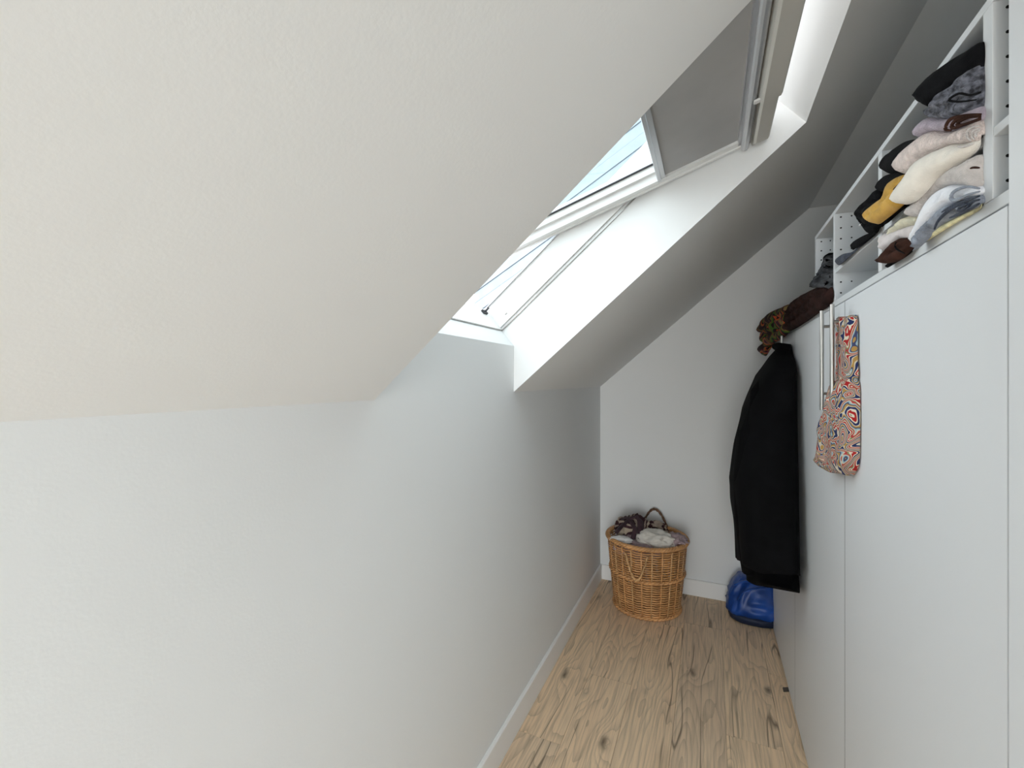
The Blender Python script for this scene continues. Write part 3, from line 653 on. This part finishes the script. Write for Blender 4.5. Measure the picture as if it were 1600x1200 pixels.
# ------------------------------------------------------------------ black jacket on the far unit's handle
jk = empty('jacket', (.15, 1.6, .43)); tag(jk, 'long black jacket hanging from the far wardrobe handle', 'jacket')
rows = [(1.103, .192, 1.595), (1.0991, .1847, 1.585), (1.0757, .1657, 1.5416), (1.0520, .1535, 1.4748), (1.0161, .1306, 1.4237), (.9112, .0912, 1.4043), (.7990, .0656, 1.3763),
        (.6913, .0527, 1.3494), (.6095, .0582, 1.3494), (.5429, .0674, 1.3407), (.4761, .0729, 1.3364), (.4250, .0760, 1.3321)]
def loft(bm, rows, xb, yc, n=48, wav=.006, tilt=0.0, seed=0, sub=5, cap=True):
    rr = []
    for i in range(len(rows) - 1):
        for k in range(sub):
            t = k / sub; rr.append([rows[i][j] * (1 - t) + rows[i + 1][j] * t for j in range(3)])
    rr.append(rows[-1]); rings = []
    z0 = rows[0][0]; z1 = rows[-1][0]
    for z, xl, yn in rr:
        ring = []; ry = yc - yn; fz = (z0 - z) / (z0 - z1)
        for k in range(n):
            t = 2 * math.pi * k / n
            cx, sy = math.cos(t), math.sin(t)
            y = yc + ry * math.copysign(abs(sy) ** .75, sy)
            if cx < 0: x = xb - (xb - xl) * (.5 + .5 * abs(cx) ** .8)
            else: x = xb - (xb - xl) * (.5 - .5 * abs(cx) ** .4)
            w = wav * fz * (math.sin(t * 5 + seed + z * 3) + .6 * math.sin(t * 9 + seed * 2 - z * 4)) + .004 * noise.noise(Vector((x * 12, y * 12, z * 9 + seed)))
            x = min(xb, x + w * cx * (1 if cx < 0 else 0)); y = y + w * sy
            zz = z + tilt * fz * fz * (yc - y) / .27 + .006 * fz ** 6 * math.sin(t * 4 + seed)
            ring.append(bm.verts.new((x, y, zz)))
        rings.append(ring)
    for a, b in zip(rings, rings[1:]):
        for k in range(n): bm.faces.new((a[k], a[(k + 1) % n], b[(k + 1) % n], b[k]))
    if cap: bm.faces.new(rings[0]); bm.faces.new(rings[-1][::-1])
    return bm
m_jacket = cloth('black_felt', (.0025, .0025, .003), .3, 20, .3, 300, sheen=0)
obj('jacket_body', loft(bmesh.new(), rows, .2262, 1.6, tilt=.075), m_jacket, jk, smooth=True)
rs = [(.52, .115, 1.42), (.46, .100, 1.40), (.415, .098, 1.375), (.388, .100, 1.372)]
obj('lining_hem', loft(bmesh.new(), rs, .2262, 1.56, tilt=.085, seed=2, wav=.004), m_jacket, jk, smooth=True)
bm = bmesh.new()
tube(bm, [(.190, 1.55, 1.055), (.135, 1.485, .96), (.100, 1.46, .85), (.088, 1.455, .72), (.090, 1.46, .60), (.098, 1.465, .50), (.104, 1.47, .445)], [.022, .034, .038, .038, .036, .032, .028], 14, flat=.8)
obj('sleeve', bm, m_jacket, jk, smooth=True)
bm = bmesh.new(); tube(bm, [(.2262 - .012, 1.555 + .0, 1.098), (.188, 1.57, 1.104), (.182, 1.60, 1.105), (.188, 1.63, 1.104), (.214, 1.645, 1.098)], .010, 10)
obj('collar', bm, m_jacket, jk, smooth=True)
bm = bmesh.new(); tube(bm, [(.205, 1.592, 1.098), (.205, 1.597, 1.110), (.205, 1.606, 1.1118), (.205, 1.613, 1.108), (.207, 1.615, 1.098)], .0016, 6)
obj('hanging_loop', bm, m_white, jk)

# ------------------------------------------------------------------ blue bag in the gap beyond the wardrobe
bb = empty('blue_bag', (.16, 2.14, 0)); tag(bb, 'crumpled blue fabric bag on the floor past the wardrobe end', 'bag')
m_blue = mat('blue_nylon', (.008, .055, .27), .38, .25, 25, .4, .35, 9)
m_dk = mat('navy_nylon_base', (.012, .02, .05), .5, .1, 40, .3)
def sack(bm, rows, n=64, seed=0, amp=.012):
    rings = []
    for z, cx, cy, rx, ry in rows:
        ring = []
        for k in range(n):
            t = 2 * math.pi * k / n; c, s = math.cos(t), math.sin(t)
            c2, s2 = math.copysign(abs(c) ** .7, c), math.copysign(abs(s) ** .7, s)
            q = Vector((c * 2.2, s * 2.2, z * 16 + seed))
            w = amp * (1 - 2 * abs(noise.noise(q))) - amp * .5 + amp * .5 * noise.noise(q * 2.7)
            ring.append(bm.verts.new((cx + (rx + w) * c2, min(YF - .012, cy + (ry + w) * s2), z)))
        rings.append(ring)
    for a, b in zip(rings, rings[1:]):
        for k in range(n): bm.faces.new((a[k], a[(k + 1) % n], b[(k + 1) % n], b[k]))
    bm.faces.new(rings[0]); bm.faces.new(rings[-1][::-1])
    return bm
R_ = []
for i in range(25):
    t = i / 24; z = .018 + t * .150
    prof = min(1, .80 + t * 1.6) if t < .15 else (1.04 - .06 * t if t < .5 else 1.01 - .9 * (t - .5) ** 1.6)
    R_.append((z, .165 + .02 * t, 2.14 + .01 * t, .105 * prof, .092 * prof))
obj('bag_body', sack(bmesh.new(), R_, seed=3), m_blue, bb, smooth=True)
R2 = [(.0008, .165, 2.14, .085, .078), (.006, .165, 2.14, .096, .086), (.020, .165, 2.14, .101, .090), (.032, .165, 2.14, .1045, .092)]
obj('bag_base', sack(bmesh.new(), R2, seed=1, amp=.003), m_dk, bb, smooth=True)
bm = bmesh.new()
tube(bm, [(.10, 2.055, .10), (.12, 2.05, .135), (.15, 2.06, .150), (.19, 2.07, .16), (.215, 2.09, .158)], .006, 8, flat=.5)
tube(bm, [(.085, 2.06, .155), (.12, 2.07, .172), (.16, 2.09, .176), (.20, 2.11, .168)], .007, 8, flat=.5)
obj('bag_strap', bm, m_blue, bb, smooth=True)

# dark offcut under the door edge
bm = bmesh.new(); bx(bm, .212, .240, 1.665, 1.685, .0004, .004, bev=.001)
for v in bm.verts: v.co.y += (v.co.x - .212) * .5
tag(obj('cloth_scrap', bm, 'gap', None, base=(.22, 1.67, 0)), 'small dark scrap poking out under the far wardrobe door', 'scrap')

# ------------------------------------------------------------------ wicker basket
BX, BY = -.263, 2.068
bk = empty('wicker_basket', (BX, BY, 0)); tag(bk, 'round honey brown wicker laundry basket in the far corner', 'basket')
m_w = mat('willow_wicker', (.60, .31, .125), .36, .2, 120, .4, .22, 14)
m_w2 = mat('pale_willow_cane', (.56, .33, .15), .45, .2, 120, .4, .2, 25)
R0, R1, BH = .135, .166, .300
def rad(z): return R0 + (R1 - R0) * (z / BH) ** .8
NS = 24
bm = bmesh.new()
for row in range(28):
    z = .018 + row * .0099
    pts = []
    for k in range(NS * 4):
        t = 2 * math.pi * k / (NS * 4)
        w = .0030 * math.cos(NS * t + math.pi) + .0016 * math.cos(NS / 2 * t + (row % 2) * math.pi)
        pts.append((BX + (rad(z) + w) * math.cos(t), BY + (rad(z) + w) * math.sin(t), z + .0006 * math.sin(t * 7 + row) + .0009 * math.cos(NS / 2 * t + (row % 2) * math.pi)))
    tube(bm, pts, .0034, 5, closed=True)
tag(obj('weave', bm, m_w, bk, smooth=True), kind='stuff')
for k in range(NS):
    t = 2 * math.pi * (k + .0) / NS
    bm = bmesh.new()
    tube(bm, [(BX + rad(z) * math.cos(t), BY + rad(z) * math.sin(t), z) for z in (.006, .1, .2, BH)], .0036, 6)
    obj('stake', bm, m_w2 if k % 2 else m_w, bk, smooth=True)
def braid(z, r, rr, name, strands=3, amp=.006, m=m_w, turns=24):
    bm = bmesh.new()
    for s in range(strands):
        ph = 2 * math.pi * s / strands; pts = []
        for k in range(turns * 8):
            t = 2 * math.pi * k / (turns * 8); a = turns * t + ph
            pts.append((BX + (r + amp * math.cos(a)) * math.cos(t), BY + (r + amp * math.cos(a)) * math.sin(t), z + amp * .8 * math.sin(a)))
        tube(bm, pts, rr, 5, closed=True)
    return obj(name, bm, m, bk, smooth=True)
braid(BH + .004, R1 + .002, .0065, 'rim', 3, .006)
braid(.164, rad(.164) + .002, .0050, 'waist_band', 2, .005)
braid(.008, R0 + .006, .0052, 'foot_ring', 2, .004)
bm = bmesh.new(); r_ = bmesh.ops.create_cone(bm, cap_ends=True, radius1=R0 - .006, radius2=R0 - .004, depth=.006, segments=32)
for v in bm.verts: v.co += Vector((BX, BY, .010))
obj('basket_floor', bm, m_w, bk)
m_dkw = mat('dark_wrapped_cane', (.16, .085, .05), .5, .5, 150, .3, .4, 40)
def handle(t0, half, hgt, outw, name, m, sag=False):
    bm = bmesh.new()
    for s in (0, 1):
        pts = []
        for k in range(25):
            u = k / 24; t = t0 + (u - .5) * 2 * half; a = u * 26 + s * math.pi
            e_ = math.sin(u * math.pi)
            if sag: z = BH - .02 - hgt * e_; rr = rad(max(.02, z)) + .014 + .006 * e_
            else: z = BH + .002 + hgt * e_ ** .8; rr = R1 + outw * e_
            pts.append((BX + (rr + .003 * math.cos(a)) * math.cos(t), BY + (rr + .003 * math.cos(a)) * math.sin(t), z + .003 * math.sin(a)))
        tube(bm, pts, .0042, 6)
    return obj(name, bm, m, bk, smooth=True)
handle(math.radians(83), .36, .085, -.012, 'handle', m_dkw)
handle(math.radians(-96), .26, .105, 0, 'handle', m_w2, sag=True)

# laundry in the basket
def crumple(name, c, r, m, label, seed, sq=(1, 1, .6), amp=.35, cat='clothing'):
    bm = bmesh.new(); bmesh.ops.create_icosphere(bm, subdivisions=5, radius=1)
    for v in bm.verts:
        p = v.co.copy(); q = p * 1.6 + Vector((seed * 5.1, seed * 2.3, 0))
        rdg = (1 - abs(noise.noise(q)) * 2.2) * .5 + (1 - abs(noise.noise(q * 2.3)) * 2) * .28 + noise.noise(q * 6) * .08
        k = 1 + amp * (rdg - .4)
        v.co = Vector((c[0] + p.x * r * k * sq[0], c[1] + p.y * r * k * sq[1], c[2] + p.z * r * k * sq[2]))
    o = obj(name, bm, m, None, smooth=True, base=c); tag(o, label, cat, 'laundry in the wicker basket'); return o
m_lb = bands('brown_beige_print', [(0, (.05, .02, .025)), (.28, (.46, .37, .28)), (.60, (.05, .02, .025)), (.82, (.38, .30, .24))], 4.5, .4, .6)
m_lw = cloth('off_white_cotton', (.68, .64, .58), .1, 25, .3, 200)
m_lm = cloth('mauve_cotton', (.36, .27, .28), .15, 40, .3, 200)
m_lwh = cloth('white_cotton', (.78, .76, .74), .05, 40, .3, 200)
crumple('laundry_shirt', (BX - .035, BY - .02, BH - .03), .118, m_lm, 'mauve shirt crumpled low in the middle of the basket', 7, (1, 1, .4))
crumple('laundry_blouse', (BX - .058, BY + .01, BH + .022), .078, m_lb, 'dark brown and beige patterned top heaped at the left of the basket', 1, (.95, .8, .85), .5)
crumple('laundry_cloth', (BX + .045, BY - .055, BH + .014), .070, m_lw, 'off white cloth lying over the front right of the basket', 2, (1.15, .8, .58), .35)
crumple('laundry_sock', (BX - .095, BY - .095, BH + .006), .045, m_lwh, 'white cotton piece along the front left rim of the basket', 3, (1.1, .6, .35), .4)
crumple('laundry_vest', (BX + .120, BY - .030, BH + .012), .052, m_lm, 'mauve top spilling over the right rim of the basket', 4, (1, .9, .6), .5)
crumple('laundry_scarf', (BX + .03, BY + .055, BH + .022), .050, m_lb, 'brown patterned cloth behind the off white one under the handle', 5, (1.1, .8, .7), .5)
def ribbon(name, pts, w, m, label):
    bm = bmesh.new(); tube(bm, [Vector((BX, BY, BH)) + Vector(p) for p in pts], w, 10, flat=.45)
    o = obj(name, bm, m, None, smooth=True, base=(BX, BY, BH)); tag(o, label, 'clothing', 'laundry in the wicker basket')
m_db = cloth('dark_plum_jersey', (.05, .028, .034), .2, 40, .3, 300)
ribbon('laundry_sleeve', [(-.125, -.06, .02), (-.10, -.045, .05), (-.065, -.03, .085), (-.04, -.02, .094), (-.022, -.03, .075), (-.018, -.06, .035), (-.01, -.08, .01)], .014, m_db, 'dark plum sleeve looping up above the basket rim')
ribbon('laundry_strap', [(-.09, .0, .04), (-.10, -.02, .078), (-.075, -.03, .088), (-.04, -.06, .05), (-.045, -.09, .015)], .011, m_db, 'second dark plum strap crossing the patterned top')
